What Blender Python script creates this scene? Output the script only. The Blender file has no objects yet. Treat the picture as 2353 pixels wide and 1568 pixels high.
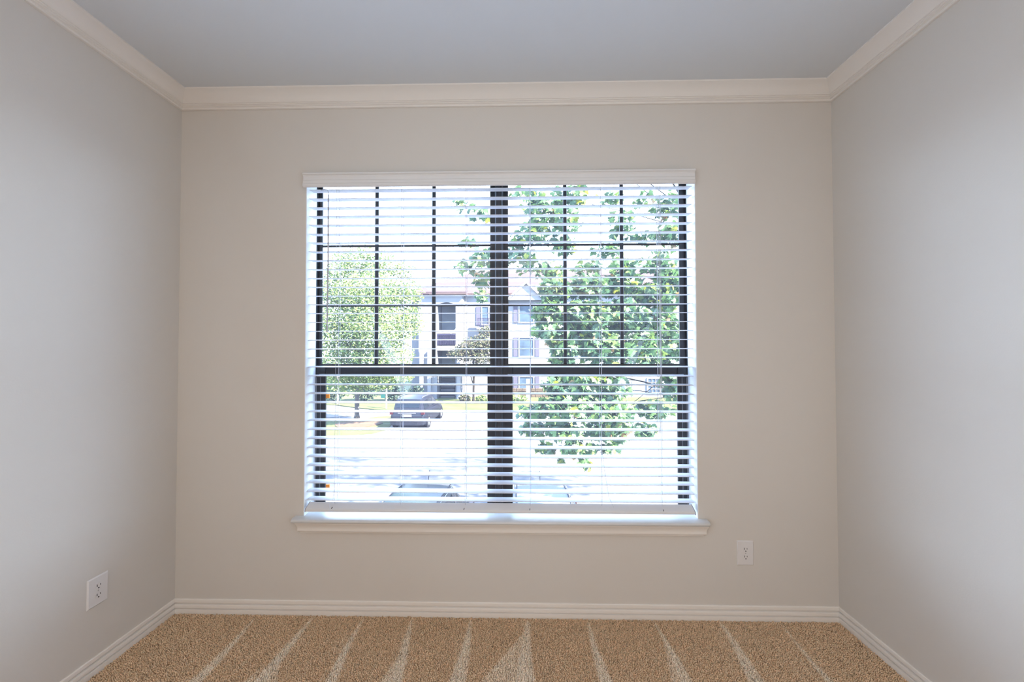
import bpy, math, random
import numpy as np
from mathutils import Vector, Matrix, Euler, noise

random.seed(7)
rng = np.random.default_rng(7)
SC = bpy.context.scene
COL = SC.collection
PI = math.pi

# ------------------------------------------------------------------ camera
CAM_D, CAM_Z, YAW, PITCH, ROLL, FPX = 2.0705, 1.39408, .02063, .01808, -.00097, 906.88
_F = Vector((-math.sin(YAW)*math.cos(PITCH), math.cos(YAW)*math.cos(PITCH), math.sin(PITCH)))
_R = Vector((math.cos(YAW), math.sin(YAW), 0)); _U = _R.cross(_F)
_R2 = _R*math.cos(ROLL)+_U*math.sin(ROLL); _U2 = -_R*math.sin(ROLL)+_U*math.cos(ROLL)
CAMP = Vector((0, -CAM_D, CAM_Z))
cam_data = bpy.data.cameras.new('camera')
cam_data.sensor_width = 36; cam_data.sensor_fit = 'HORIZONTAL'
cam_data.lens = 36*FPX/2353; cam_data.clip_start = .02; cam_data.clip_end = 600
cam = bpy.data.objects.new('camera', cam_data); COL.objects.link(cam)
cam.matrix_world = Matrix(((_R2.x, _U2.x, -_F.x, CAMP.x), (_R2.y, _U2.y, -_F.y, CAMP.y), (_R2.z, _U2.z, -_F.z, CAMP.z), (0, 0, 0, 1)))
SC.camera = cam


def at(px, py, Y):
    """world point seen at photo pixel (px, py), on the vertical plane Y"""
    d = _F+_R2*((px-1176.5)/FPX)+_U2*((784-py)/FPX)
    return CAMP+d*((Y+CAM_D)/d.y)


def gr(px, py, z=-3.0):
    d = _F+_R2*((px-1176.5)/FPX)+_U2*((784-py)/FPX)
    return CAMP+d*((z-CAM_Z)/d.z)


def pix(p):
    d = Vector(p)-CAMP; z = d.dot(_F)
    return 1176.5+FPX*d.dot(_R2)/z, 784-FPX*d.dot(_U2)/z, z


# ------------------------------------------------------------------ sky, sun, fill lamps, exposure
SC.view_settings.view_transform = 'Standard'
SC.view_settings.look = 'None'
SC.view_settings.exposure = 0.1
SC.view_settings.gamma = 1.0
SC.view_settings.use_curve_mapping = False
SKY_STRENGTH = 13.5
world = bpy.data.worlds.new('sky'); SC.world = world; world.use_nodes = True
wn = world.node_tree; wn.nodes.clear()
wo = wn.nodes.new('ShaderNodeOutputWorld'); bg = wn.nodes.new('ShaderNodeBackground')
tc = wn.nodes.new('ShaderNodeTexCoord'); sep = wn.nodes.new('ShaderNodeSeparateXYZ'); rmp = wn.nodes.new('ShaderNodeValToRGB')
wn.links.new(tc.outputs['Generated'], sep.inputs[0]); wn.links.new(sep.outputs['Z'], rmp.inputs[0])
rmp.color_ramp.elements[0].position = 0.0; rmp.color_ramp.elements[0].color = (.60, .77, 1, 1)
rmp.color_ramp.elements[1].position = 1.0; rmp.color_ramp.elements[1].color = (.34, .56, 1, 1)
wn.links.new(rmp.outputs[0], bg.inputs[0]); bg.inputs[1].default_value = SKY_STRENGTH
wn.links.new(bg.outputs[0], wo.inputs[0])

sun_d = bpy.data.lights.new('sun', 'SUN'); sun_d.energy = 92; sun_d.angle = .012; sun_d.color = (1, .95, .87)
sun = bpy.data.objects.new('sun', sun_d); COL.objects.link(sun)
sun.rotation_euler = Vector((-.80, .42, -.80)).to_track_quat('-Z', 'Y').to_euler()

lamp_d = bpy.data.lights.new('warm_fill', 'AREA'); lamp_d.shape = 'RECTANGLE'; lamp_d.size = 3.0; lamp_d.size_y = 2.0  # unseen warm fill added behind the camera, not a known fixture
lamp_d.energy = 60; lamp_d.color = (1, .78, .56)
lamp = bpy.data.objects.new('warm_fill', lamp_d); COL.objects.link(lamp)
lamp.location = (-.1, -3.7, 2.66); lamp.rotation_euler = (math.radians(20), 0, 0)

# cool fill lamps added out of view to brighten side walls and ceiling
for dn, dx, de, rot in (('cool_fill_left', -1.80, 76, -1), ('cool_fill_right', 1.60, 50, 1)):
    dd = bpy.data.lights.new(dn, 'AREA'); dd.shape = 'RECTANGLE'; dd.size = 1.6; dd.size_y = 1.5; dd.energy = de; dd.color = (.57, .785, 1)
    do = bpy.data.objects.new(dn, dd); COL.objects.link(do); do.location = (dx, -3.0, 1.5)
    do.rotation_euler = Vector((-rot, -.22, .40)).to_track_quat('-Z', 'Y').to_euler()

# ------------------------------------------------------------------ materials


def mat(name, col, rough=.6, metal=0., var=0., vscale=8., bump=0., bscale=200., spec=.5, coat=0., col2=None, attr=None, transl=0., coords='Object'):
    m = bpy.data.materials.new(name); m.use_nodes = True
    nt = m.node_tree; b = nt.nodes['Principled BSDF']
    b.inputs['Roughness'].default_value = rough; b.inputs['Metallic'].default_value = metal
    b.inputs['Specular IOR Level'].default_value = spec; b.inputs['Coat Weight'].default_value = coat
    b.inputs['Base Color'].default_value = (*col, 1)
    tcn = nt.nodes.new('ShaderNodeTexCoord')
    src = None
    if attr:
        a = nt.nodes.new('ShaderNodeAttribute'); a.attribute_name = attr; src = a.outputs['Color']
    if var > 0 or col2:
        n = nt.nodes.new('ShaderNodeTexNoise'); n.inputs['Scale'].default_value = vscale; n.inputs['Detail'].default_value = 4
        nt.links.new(tcn.outputs[coords], n.inputs['Vector'])
        mx = nt.nodes.new('ShaderNodeMix'); mx.data_type = 'RGBA'
        r = nt.nodes.new('ShaderNodeMapRange'); r.inputs[1].default_value = .3; r.inputs[2].default_value = .7
        nt.links.new(n.outputs['Fac'], r.inputs[0]); nt.links.new(r.outputs[0], mx.inputs[0])
        c2 = col2 or tuple(c*(1-var) for c in col)
        if src:
            mx.blend_type = 'MULTIPLY'; nt.links.new(src, mx.inputs[6]); mx.inputs[7].default_value = (1-var, 1-var, 1-var, 1)
        else:
            mx.inputs[6].default_value = (*col, 1); mx.inputs[7].default_value = (*c2, 1)
        src = mx.outputs[2]
    if src:
        nt.links.new(src, b.inputs['Base Color'])
    if bump > 0:
        n2 = nt.nodes.new('ShaderNodeTexNoise'); n2.inputs['Scale'].default_value = bscale; n2.inputs['Detail'].default_value = 3
        bp = nt.nodes.new('ShaderNodeBump'); bp.inputs['Strength'].default_value = bump; bp.inputs['Distance'].default_value = .002
        nt.links.new(tcn.outputs[coords], n2.inputs['Vector']); nt.links.new(n2.outputs['Fac'], bp.inputs['Height'])
        nt.links.new(bp.outputs[0], b.inputs['Normal'])
    if transl > 0:
        tr = nt.nodes.new('ShaderNodeBsdfTranslucent'); mx2 = nt.nodes.new('ShaderNodeMixShader'); mx2.inputs[0].default_value = transl
        if src:
            nt.links.new(src, tr.inputs[0])
        else:
            tr.inputs[0].default_value = (*col, 1)
        nt.links.new(b.outputs[0], mx2.inputs[1]); nt.links.new(tr.outputs[0], mx2.inputs[2])
        nt.links.new(mx2.outputs[0], nt.nodes['Material Output'].inputs[0])
    return m


def glass_mat(name, tint, refl):
    m = bpy.data.materials.new(name); m.use_nodes = True; nt = m.node_tree; nt.nodes.clear()
    o = nt.nodes.new('ShaderNodeOutputMaterial'); t = nt.nodes.new('ShaderNodeBsdfTransparent'); g = nt.nodes.new('ShaderNodeBsdfGlossy')
    t.inputs[0].default_value = (*tint, 1); g.inputs['Roughness'].default_value = .0
    lw = nt.nodes.new('ShaderNodeFresnel'); lw.inputs[0].default_value = refl
    mx = nt.nodes.new('ShaderNodeMixShader'); nt.links.new(lw.outputs[0], mx.inputs[0])
    tl = nt.nodes.new('ShaderNodeBsdfTranslucent'); tl.inputs[0].default_value = (.9, .85, 1, 1)      # pale veil mixed in to imitate flare from the bright view
    mv = nt.nodes.new('ShaderNodeMixShader'); mv.inputs[0].default_value = .022
    nt.links.new(t.outputs[0], mv.inputs[1]); nt.links.new(tl.outputs[0], mv.inputs[2])
    nt.links.new(mv.outputs[0], mx.inputs[1]); nt.links.new(g.outputs[0], mx.inputs[2]); nt.links.new(mx.outputs[0], o.inputs[0])
    return m


M = {}
M['wall'] = mat('wall_paint', (.674, .622, .566), .85, var=.02, vscale=1.5, bump=.12, bscale=160, spec=.25)
M['ceiling'] = mat('ceiling_paint', (.70, .705, .71), .9, var=.02, vscale=1.2, bump=.15, bscale=120, spec=.2)
M['trim'] = mat('trim_paint', (.82, .76, .70), .38, var=.02, vscale=3, spec=.5)
M['stool'] = mat('stool_paint', (.68, .665, .65), .35, var=.02, vscale=3, spec=.35)
M['blind'] = mat('blind_vinyl', (.86, .855, .88), .42, var=.02, vscale=5, spec=.3, transl=.33)
M['valance'] = mat('valance_vinyl', (.74, .71, .69), .4, var=.02, vscale=5)
M['frame'] = mat('bronze_aluminium', (.022, .022, .026), .42, var=.15, vscale=20, spec=.5)
M['mull'] = mat('mullion_bronze', (.035, .033, .036), .45, var=.15, vscale=20, spec=.5)
M['track'] = mat('track_metal', (.28, .28, .30), .4, metal=.6, var=.1)
M['glass'] = glass_mat('window_glass', (.97, .985, .98), 1.5)
M['cord'] = mat('cord_string', (.62, .62, .66), .8, var=.05)
M['wand'] = mat('wand_plastic', (.42, .40, .44), .3, var=.05)
M['plate'] = mat('outlet_plastic', (.74, .70, .68), .35, var=.01)
M['slot'] = mat('outlet_slot', (.02, .017, .016), .6)
M['screw'] = mat('screw_paint', (.5, .48, .45), .35, metal=.3)
M['orange'] = mat('orange_tag', (.9, .28, .03), .5, var=.1, vscale=60)
M['bark'] = mat('bark', (0.0135, 0.0108, 0.0090), .9, var=.4, vscale=6, bump=.6, bscale=20, spec=.1)
M['palebark'] = mat('pale_bark', (0.0676, 0.0598, 0.0533), .9, var=.4, vscale=6, bump=.6, bscale=20, spec=.1)
M['leaf'] = mat('broad_leaf', (.2, .35, .12), .55, var=.25, vscale=14, attr='tint', transl=.35, spec=.2)
M['leaf_small'] = mat('small_leaf', (.3, .4, .15), .7, var=.2, vscale=9, attr='tint', transl=.35, spec=.1)
M['road'] = mat('concrete_road', (0.0550, 0.0544, 0.0575), .95, var=.12, vscale=.35, bump=.4, bscale=30, spec=.1)
M['grass'] = mat('lawn_grass', (.031, .038, .014), .95, col2=(.044, .048, .021), vscale=.9, bump=.9, bscale=45, spec=.05)
M['walk'] = mat('sidewalk_concrete', (0.0754, 0.0689, 0.0676), .9, var=.08, vscale=.8, bump=.3, bscale=40, spec=.1)
M['mulch'] = mat('mulch', (0.0575, 0.0372, 0.0243), .95, var=.3, vscale=8, bump=1, bscale=30, spec=.05)
M['stucco'] = mat('white_stucco', (0.1215, 0.1215, 0.1307), .9, var=.06, vscale=.6, bump=.3, bscale=30, spec=.1)
M['btrim'] = mat('building_trim', (0.1521, 0.1463, 0.1521), .8, var=.03, spec=.1)
M['roof'] = mat('clay_roof', (.037, .0255, .0265), .85, var=.12, vscale=2.5, bump=.8, bscale=12, spec=.05)
M['recess'] = mat('recess_grey', (0.1418, 0.1553, 0.1755), .9, var=.2, vscale=1.5, spec=.1)
M['shutter'] = mat('shutter_paint', (0.0420, 0.0390, 0.0540), .7, var=.1, vscale=12, spec=.1)
M['rail'] = mat('iron_rail', (0.0160, 0.0144, 0.0288), .5, var=.1, spec=.1)
M['bglass'] = mat('reflecting_pane', (0.0336, 0.0504, 0.0728), .3, var=.5, vscale=1.3, spec=.15)
M['stone'] = mat('stone_veneer', (0.0536, 0.0391, 0.0265), .9, var=.4, vscale=4, bump=.8, bscale=9, spec=.1)
M['step'] = mat('stair_tread', (0.0585, 0.0546, 0.0598), .8, var=.2, spec=.1)
M['teal'] = mat('teal_sign', (0.0067, 0.0372, 0.0338), .5, var=.1, spec=.1)
M['suv'] = mat('suv_paint', (.0022, .0026, .0060), .40, var=.06, vscale=2, spec=.22)
M['sedan'] = mat('teal_grey_paint', (0.0078, 0.0137, 0.0163), .30, var=.06, vscale=2, spec=.16)
M['whitecar'] = mat('white_paint', (0.0720, 0.0816, 0.0888), .35, var=.02, spec=.12)
M['carglass'] = mat('car_glass', (0.0027, 0.0045, 0.0072), .15, var=.3, vscale=3, spec=.18)
M['tyre'] = mat('tyre_rubber', (0.0047, 0.0047, 0.0059), .85, var=.2, spec=.1)
M['rim'] = mat('alloy_rim', (0.0351, 0.0351, 0.0381), .4, var=.1, spec=.3)
M['taillight'] = mat('red_lens', (0.0270, 0.0054, 0.0072), .3, var=.2, spec=.15)
M['plate_white'] = mat('number_plate', (0.0675, 0.0675, 0.0743), .5, var=.03, spec=.1)
M['blacktrim'] = mat('black_plastic', (0.0045, 0.0045, 0.0072), .6, var=.1, spec=.15)
M['chrome'] = mat('chrome_rail', (0.0450, 0.0450, 0.0495), .3, var=.1, spec=.5)
M['outerwall'] = mat('outer_wall', (.6, .55, .5), .9, var=.1)

# ------------------------------------------------------------------ mesh helpers


class MB:
    def __init__(s):
        s.v = []; s.f = []

    def add(s, vs, fs):
        o = len(s.v); s.v += [tuple(v) for v in vs]; s.f += [tuple(i+o for i in f) for f in fs]; return s

    def box(s, x0, x1, y0, y1, z0, z1):
        return s.add([(x, y, z) for x in (x0, x1) for y in (y0, y1) for z in (z0, z1)],
                     [(0, 1, 3, 2), (4, 6, 7, 5), (0, 4, 5, 1), (2, 3, 7, 6), (0, 2, 6, 4), (1, 5, 7, 3)])

    def bbox(s, x0, x1, y0, y1, z0, z1, b):
        """box whose front (-Y) face edges are chamfered by b"""
        vs = [(x0, y1, z0), (x1, y1, z0), (x1, y1, z1), (x0, y1, z1), (x0, y0+b, z0), (x1, y0+b, z0), (x1, y0+b, z1), (x0, y0+b, z1),
              (x0+b, y0, z0+b), (x1-b, y0, z0+b), (x1-b, y0, z1-b), (x0+b, y0, z1-b)]
        return s.add(vs, [(0, 3, 2, 1), (0, 1, 5, 4), (1, 2, 6, 5), (2, 3, 7, 6), (3, 0, 4, 7), (4, 5, 9, 8), (5, 6, 10, 9), (6, 7, 11, 10), (7, 4, 8, 11), (8, 9, 10, 11)])

    def rows(s, rows, close=False, caps=True):
        """skin consecutive rows of equal-length vertex loops"""
        n = len(rows[0]); o = len(s.v)
        for r in rows:
            s.v += [tuple(p) for p in r]
        for i in range(len(rows)-1):
            for j in range(n if close else n-1):
                k = (j+1) % n
                s.f.append((o+i*n+j, o+i*n+k, o+(i+1)*n+k, o+(i+1)*n+j))
        if caps and close:
            s.f.append(tuple(o+j for j in range(n))[::-1]); s.f.append(tuple(o+(len(rows)-1)*n+j for j in range(n)))
        return s

    def tube(s, pts, rad, n=6):
        pts = [Vector(p) for p in pts]
        if not hasattr(rad, '__len__'):
            rad = [rad]*len(pts)
        rows = []
        for i, p in enumerate(pts):
            d = (pts[min(i+1, len(pts)-1)]-pts[max(i-1, 0)]).normalized()
            a = d.orthogonal().normalized() if abs(d.z) < .9 else Vector((1, 0, 0))
            if abs(d.z) < .9:
                a = d.cross(Vector((0, 0, 1))).normalized()
            else:
                a = (a-d*a.dot(d)).normalized()
            b = d.cross(a)
            rows.append([p+(a*math.cos(2*PI*k/n)+b*math.sin(2*PI*k/n))*rad[i] for k in range(n)])
        return s.rows(rows, True)

    def disc_cyl(s, c, axis, r, h, n=16, r2=None):
        c = Vector(c); ax = Vector(axis).normalized(); a = ax.orthogonal().normalized(); b = ax.cross(a)
        r2 = r if r2 is None else r2
        rows = [[c+(a*math.cos(2*PI*k/n)+b*math.sin(2*PI*k/n))*rr+ax*t for k in range(n)] for t, rr in ((0, r), (h, r2))]
        return s.rows(rows, True)

    def mesh(s, name, m, smooth=False):
        me = bpy.data.meshes.new(name); me.from_pydata(s.v, [], s.f); me.materials.append(m)
        if smooth:
            me.polygons.foreach_set('use_smooth', [True]*len(me.polygons))
        me.update(); return me


def obj(name, mb, m, parent=None, label=None, cat=None, kind=None, group=None, smooth=False, fix=False):
    me = mb.mesh(name, m, smooth) if isinstance(mb, MB) else mb
    if isinstance(mb, MB):
        import bmesh
        b = bmesh.new(); b.from_mesh(me)
        if fix:
            bmesh.ops.remove_doubles(b, verts=b.verts, dist=1e-5)
        bmesh.ops.recalc_face_normals(b, faces=b.faces)
        b.to_mesh(me); b.free()
    o = bpy.data.objects.new(name, me); COL.objects.link(o)
    if parent:
        o.parent = parent
    tag(o, label, cat, kind, group); return o


def tag(o, label=None, cat=None, kind=None, group=None):
    if label: o['label'] = label
    if cat: o['category'] = cat
    if kind: o['kind'] = kind
    if group: o['group'] = group
    return o


def thing(name, label, cat, loc=(0, 0, 0), rz=0, kind=None, group=None):
    o = bpy.data.objects.new(name, None); COL.objects.link(o); o.location = loc; o.rotation_euler = (0, 0, rz); o.empty_display_size = .1
    return tag(o, label, cat, kind, group)


def auto_smooth(o, ang=35):
    o.data.polygons.foreach_set('use_smooth', [True]*len(o.data.polygons))
    o.data.set_sharp_from_angle(angle=math.radians(ang))


# ------------------------------------------------------------------ room shell
XL, XR, HC, YF = -1.8244, 1.6241, 2.74, -4.9
OX0, OX1, OZ0, OZ1 = -1.142, .918, .497, 2.335          # window opening
RD = .105                                               # reveal depth to the frame

w = MB(); w.box(XL-.1, XR+.1, YF-.1, .2, -.12, 0)
obj('floor', w, mat('subfloor_carpet', (.66, .45, .28), .95, var=.2, vscale=60), kind='structure', label='tan cut pile carpet base of the empty room')
w = MB(); w.box(XL-.1, XR+.1, YF-.1, .2, HC, HC+.12)
obj('ceiling', w, M['ceiling'], kind='structure', label='flat white painted ceiling above the window wall')
w = MB(); w.box(XL-.12, XL, YF-.1, .2, 0, HC)
obj('wall_left', w, M['wall'], kind='structure', label='greige painted wall on the left, holding the outlet near the corner')
w = MB(); w.box(XR, XR+.12, YF-.1, .2, 0, HC)
obj('wall_right', w, M['wall'], kind='structure', label='bare greige painted wall on the right')
w = MB(); w.box(XL, XR, YF-.12, YF, 0, HC)
obj('wall_front', w, M['wall'], kind='structure', label='greige painted wall behind the camera')
w = MB()
T = .14
xs = [XL, OX0, OX1, XR]; zs = [0, OZ0, OZ1, HC]
for i in range(3):
    for k in range(3):
        if i == 1 and k == 1:
            continue
        for y in (0, T):
            w.add([(xs[i], y, zs[k]), (xs[i+1], y, zs[k]), (xs[i+1], y, zs[k+1]), (xs[i], y, zs[k+1])], [(0, 1, 2, 3) if y == 0 else (3, 2, 1, 0)])
w.add([(OX0, 0, OZ0), (OX0, T, OZ0), (OX0, T, OZ1), (OX0, 0, OZ1)], [(0, 1, 2, 3)])
w.add([(OX1, 0, OZ0), (OX1, T, OZ0), (OX1, T, OZ1), (OX1, 0, OZ1)], [(3, 2, 1, 0)])
w.add([(OX0, 0, OZ1), (OX0, T, OZ1), (OX1, T, OZ1), (OX1, 0, OZ1)], [(0, 1, 2, 3)])
w.add([(OX0, 0, OZ0), (OX0, T, OZ0), (OX1, T, OZ0), (OX1, 0, OZ0)], [(3, 2, 1, 0)])
w.add([(XL, 0, 0), (XL, T, 0), (XL, T, HC), (XL, 0, HC)], [(0, 1, 2, 3)])
w.add([(XR, 0, 0), (XR, T, 0), (XR, T, HC), (XR, 0, HC)], [(0, 1, 2, 3)])
obj('wall_back', w, M['wall'], kind='structure', label='greige painted wall around the window, facing the camera', fix=True)

# crown moulding: (out from wall, down from ceiling)
CROWN = [(0, .0), (.0978, .0), (.0978, .006), (.094, .0085), (.090, .0095), (.082, .0125), (.070, .018), (.058, .0255), (.047, .034), (.039, .042),
         (.036, .0445), (.0305, .0455), (.0305, .0485), (.027, .0505), (.0225, .0512), (.0225, .054), (.017, .0552), (.013, .0565), (.013, .0635), (.010, .065), (0, .065)]
BASE = [(0, .0756), (.004, .0756), (.0068, .073), (.0075, .0700), (.0075, .0575), (.0010, .0560), (.0008, .0520), (.0100, .0490), (.0112, .046), (.0105, .0315), (.0050, .0295), (.0050, .0270), (.0138, .0255), (.014, .023), (.014, .0), (0, 0)]


def wall_moulding(prof, ztop, sign):
    zf = (lambda v: ztop-v) if sign < 0 else (lambda v: v)
    back = MB().rows([[(XL+u, -u, zf(v)) for u, v in prof], [(XR-u, -u, zf(v)) for u, v in prof]], True)
    left = MB().rows([[(XL+u, -u, zf(v)) for u, v in prof], [(XL+u, YF+u, zf(v)) for u, v in prof]], True)
    right = MB().rows([[(XR-u, -u, zf(v)) for u, v in prof], [(XR-u, YF+u, zf(v)) for u, v in prof]], True)
    front = MB().rows([[(XL+u, YF+u, zf(v)) for u, v in prof], [(XR-u, YF+u, zf(v)) for u, v in prof]], True)
    return left, back, right, front


for nm, mb, lab in zip(('trim_1', 'trim_2', 'trim_3', 'trim_4'), wall_moulding(CROWN, HC, -1),
                       ('stepped crown moulding running along the top of the left wall', 'stepped crown moulding above the window wall',
                        'stepped crown moulding running along the top of the right wall', 'stepped crown moulding behind the camera')):
    auto_smooth(obj(nm, mb, M['trim'], kind='structure', label=lab), 25)
for nm, mb, lab in zip(('baseboard_left', 'baseboard_back', 'baseboard_right', 'baseboard_front'), wall_moulding(BASE, 0, 1),
                       ('cream grooved baseboard along the left wall', 'cream grooved baseboard below the window wall',
                        'cream grooved baseboard along the right wall', 'cream grooved baseboard behind the camera')):
    auto_smooth(obj(nm, mb, M['trim'], kind='structure', label=lab), 25)

# liners added over the wall reveals, whitened to imitate window light
M['jamb'] = mat('jamb_brightener', (.86, .87, .88), .5, var=.02, vscale=3)
for nm, a_, lab in (('trim_8', (OX0, OX0+.004, .0005, RD+.02, OZ0, OZ1), 'white liner added to brighten the left window reveal'),
                    ('trim_9', (OX1-.004, OX1, .0005, RD+.02, OZ0, OZ1), 'white liner added to brighten the right window reveal')):
    obj(nm, MB().box(*a_), M['jamb'], kind='structure', label=lab)
# stool (inner sill) with rounded nose and horns
SZ = .5135
nose = [(.115, SZ-.003), (.0, SZ), (-.046, SZ), (-.052, SZ-.0015), (-.056, SZ-.005), (-.057, SZ-.010), (-.055, SZ-.015), (-.051, SZ-.018), (-.046, SZ-.019), (0, SZ-.019)]
w = MB()
rows = [[(x, -.0 if y > 0 else y, z) for y, z in nose[1:]] for x in (OX0-.041, OX1+.041)]
for x, s in ((OX0-.041, 1), (OX1+.041, -1)):
    pass
front = [p for p in nose[1:]]
R_ = []
for t, inset in ((0, .010), (.12, .004), (.35, 0), (.65, 0), (.88, .004), (1, .010)):
    pass
xa, xb = OX0-.040, OX1+.040
for x, k in ((xa, .78), (xa+.003, .93), (xa+.008, 1), (xb-.008, 1), (xb-.003, .93), (xb, .78)):
    R_.append([(x, y*k, z) for y, z in front])
w.rows(R_, True)
w.box(OX0, OX1, 0, RD+.02, SZ-.019, SZ-.0005)
auto_smooth(obj('trim_5', w, M['stool'], kind='structure', label='glossy white window sill board with rounded nose under the blind'), 40)
AP = [(.0, SZ-.019), (.041, SZ-.019), (.041, SZ-.026), (.037, SZ-.033), (.033, SZ-.041), (.0305, SZ-.050), (.030, SZ-.058), (.0305, SZ-.064), (.029, SZ-.069), (.024, SZ-.073), (.018, SZ-.075), (.017, SZ-.081), (.0, SZ-.081)]
ax0, ax1 = OX0+.008, OX1+.005
w = MB().rows([[(ax0-u*.75, 0, z) for u, z in AP], [(ax0-u*.75, -u, z) for u, z in AP], [(ax1+u*.75, -u, z) for u, z in AP], [(ax1+u*.75, 0, z) for u, z in AP]], True)
auto_smooth(obj('trim_6', w, M['trim'], kind='structure', label='cream moulded apron board fixed under the window sill'), 25)

# ------------------------------------------------------------------ carpet pile
STR = [(-1.375, .022), (-1.085, .030), (-.80, .022), (-.545, .03), (-.265, .028), (.03, .040), (.355, .024), (.685, .028), (1.00, .028), (1.31, .018)]


def nap(x, y):
    """0 = dark nap, 1 = pile brushed the other way by the vacuum"""
    v = 0
    t = -y
    for i, (sx, wd) in enumerate(STR):
        c = sx+.012*math.sin(7*t+i*1.7)-.03*sx*t
        d = abs(x-c)
        wloc = wd*(.35+min(1.6, t*2.6))*(.9 if i % 2 else 1.05)
        if t < .05: wloc *= t/.05
        v = max(v, min(.85, max(0, (wloc-d)/.018)))
    # wide lighter wedges opening towards the camera
    for wx, side, t0, sp in ((-1.10, 1, .22, .45), (-.52, -1, .10, .22), (.05, -1, .05, .62), (.685, -1, .10, .22), (-.83, -1, .3, .15), (1.02, -1, .30, .12), (-1.12, -1, .3, .3)):
        if t > t0:
            e = sp*(t-t0)
            d = (x-wx)*side
            if 0 < d < e:
                v = max(v, .55*min(1, min(d, e-d)/.012))
    v += .10*noise.noise((x*9, y*5, 0))+.12*max(0, noise.noise((x*34, y*2.5, 3)))
    return max(0, min(1, v))


STEP = .0058
gx = np.arange(XL+.016, XR-.012, STEP); gy = np.arange(-1.25, -.012, STEP)
GX, GY = np.meshgrid(gx, gy); GX = GX.ravel()+rng.uniform(-.4, .4, GX.size)*STEP; GY = GY.ravel()+rng.uniform(-.4, .4, GY.size)*STEP
keep = (GX > XL+.015) & (GX < XR-.015) & (GY < -.0145); GX, GY = GX[keep], GY[keep]
n = GX.size
NAP = np.array([nap(x, y) for x, y in zip(GX, GY)])
hgt = rng.uniform(.006, .010, n); r = rng.uniform(.0036, .0052, n); ang = rng.uniform(0, 2*PI, n)
lean = (-.0045+NAP*.008)
lx = rng.normal(0, .0016, n); ly = lean+rng.normal(0, .0016, n)
V = np.zeros((n, 7, 3), np.float32); Cc = np.zeros((n, 7, 4), np.float32)
for k in range(3):
    a = ang+k*2*PI/3
    V[:, k] = np.stack([GX+np.cos(a)*r, GY+np.sin(a)*r, np.zeros(n)-.001], 1)
    V[:, 3+k] = np.stack([GX+np.cos(a+.5)*r*.75+lx*.7, GY+np.sin(a+.5)*r*.75+ly*.7, hgt*.75], 1)
V[:, 6] = np.stack([GX+lx, GY+ly, hgt], 1)
base = np.array([.84, .60, .395]); light = np.array([.98, .82, .64])
j = rng.normal(1, .10, n)[:, None]*(1-.4*(rng.random(n) < .04))[:, None]
c = (base*(1-NAP[:, None])+light*NAP[:, None])*j  # the brushed pile's catch of light is mixed into the tuft colour
c[:, 0] *= rng.normal(1, .03, n)
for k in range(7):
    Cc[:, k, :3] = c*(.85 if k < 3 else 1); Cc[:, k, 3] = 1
F = []
for k in range(3):
    q = (k+1) % 3
    F += [(k, q, 3+q), (k, 3+q, 3+k), (3+k, 3+q, 6)]
F = np.array(F); Fa = (F[None]+(np.arange(n)*7)[:, None, None]).reshape(-1)


def np_mesh(name, V, loops, nper, color, m):
    me = bpy.data.meshes.new(name); V = V.reshape(-1, 3).astype(np.float32)
    me.vertices.add(len(V)); me.vertices.foreach_set('co', V.ravel())
    nf = len(loops)//nper
    me.loops.add(len(loops)); me.loops.foreach_set('vertex_index', np.asarray(loops, np.int32))
    me.polygons.add(nf); me.polygons.foreach_set('loop_start', np.arange(nf, dtype=np.int32)*nper)
    me.polygons.foreach_set('loop_total', np.full(nf, nper, np.int32))
    if color is not None:
        a = me.color_attributes.new('tint', 'FLOAT_COLOR', 'POINT'); a.data.foreach_set('color', color.astype(np.float32).ravel())
    me.materials.append(m); me.update(calc_edges=True); me.validate(); return me


M['pile'] = mat('carpet_pile', (.4, .3, .2), .95, attr='tint', var=.06, vscale=30, spec=.1)
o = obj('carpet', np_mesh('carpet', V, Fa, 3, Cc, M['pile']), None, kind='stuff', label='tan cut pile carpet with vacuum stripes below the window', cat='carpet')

# ------------------------------------------------------------------ windows
FY0 = RD            # room face of the frame
ZT = OZ1-.001; ZB = SZ-.0005


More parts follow.
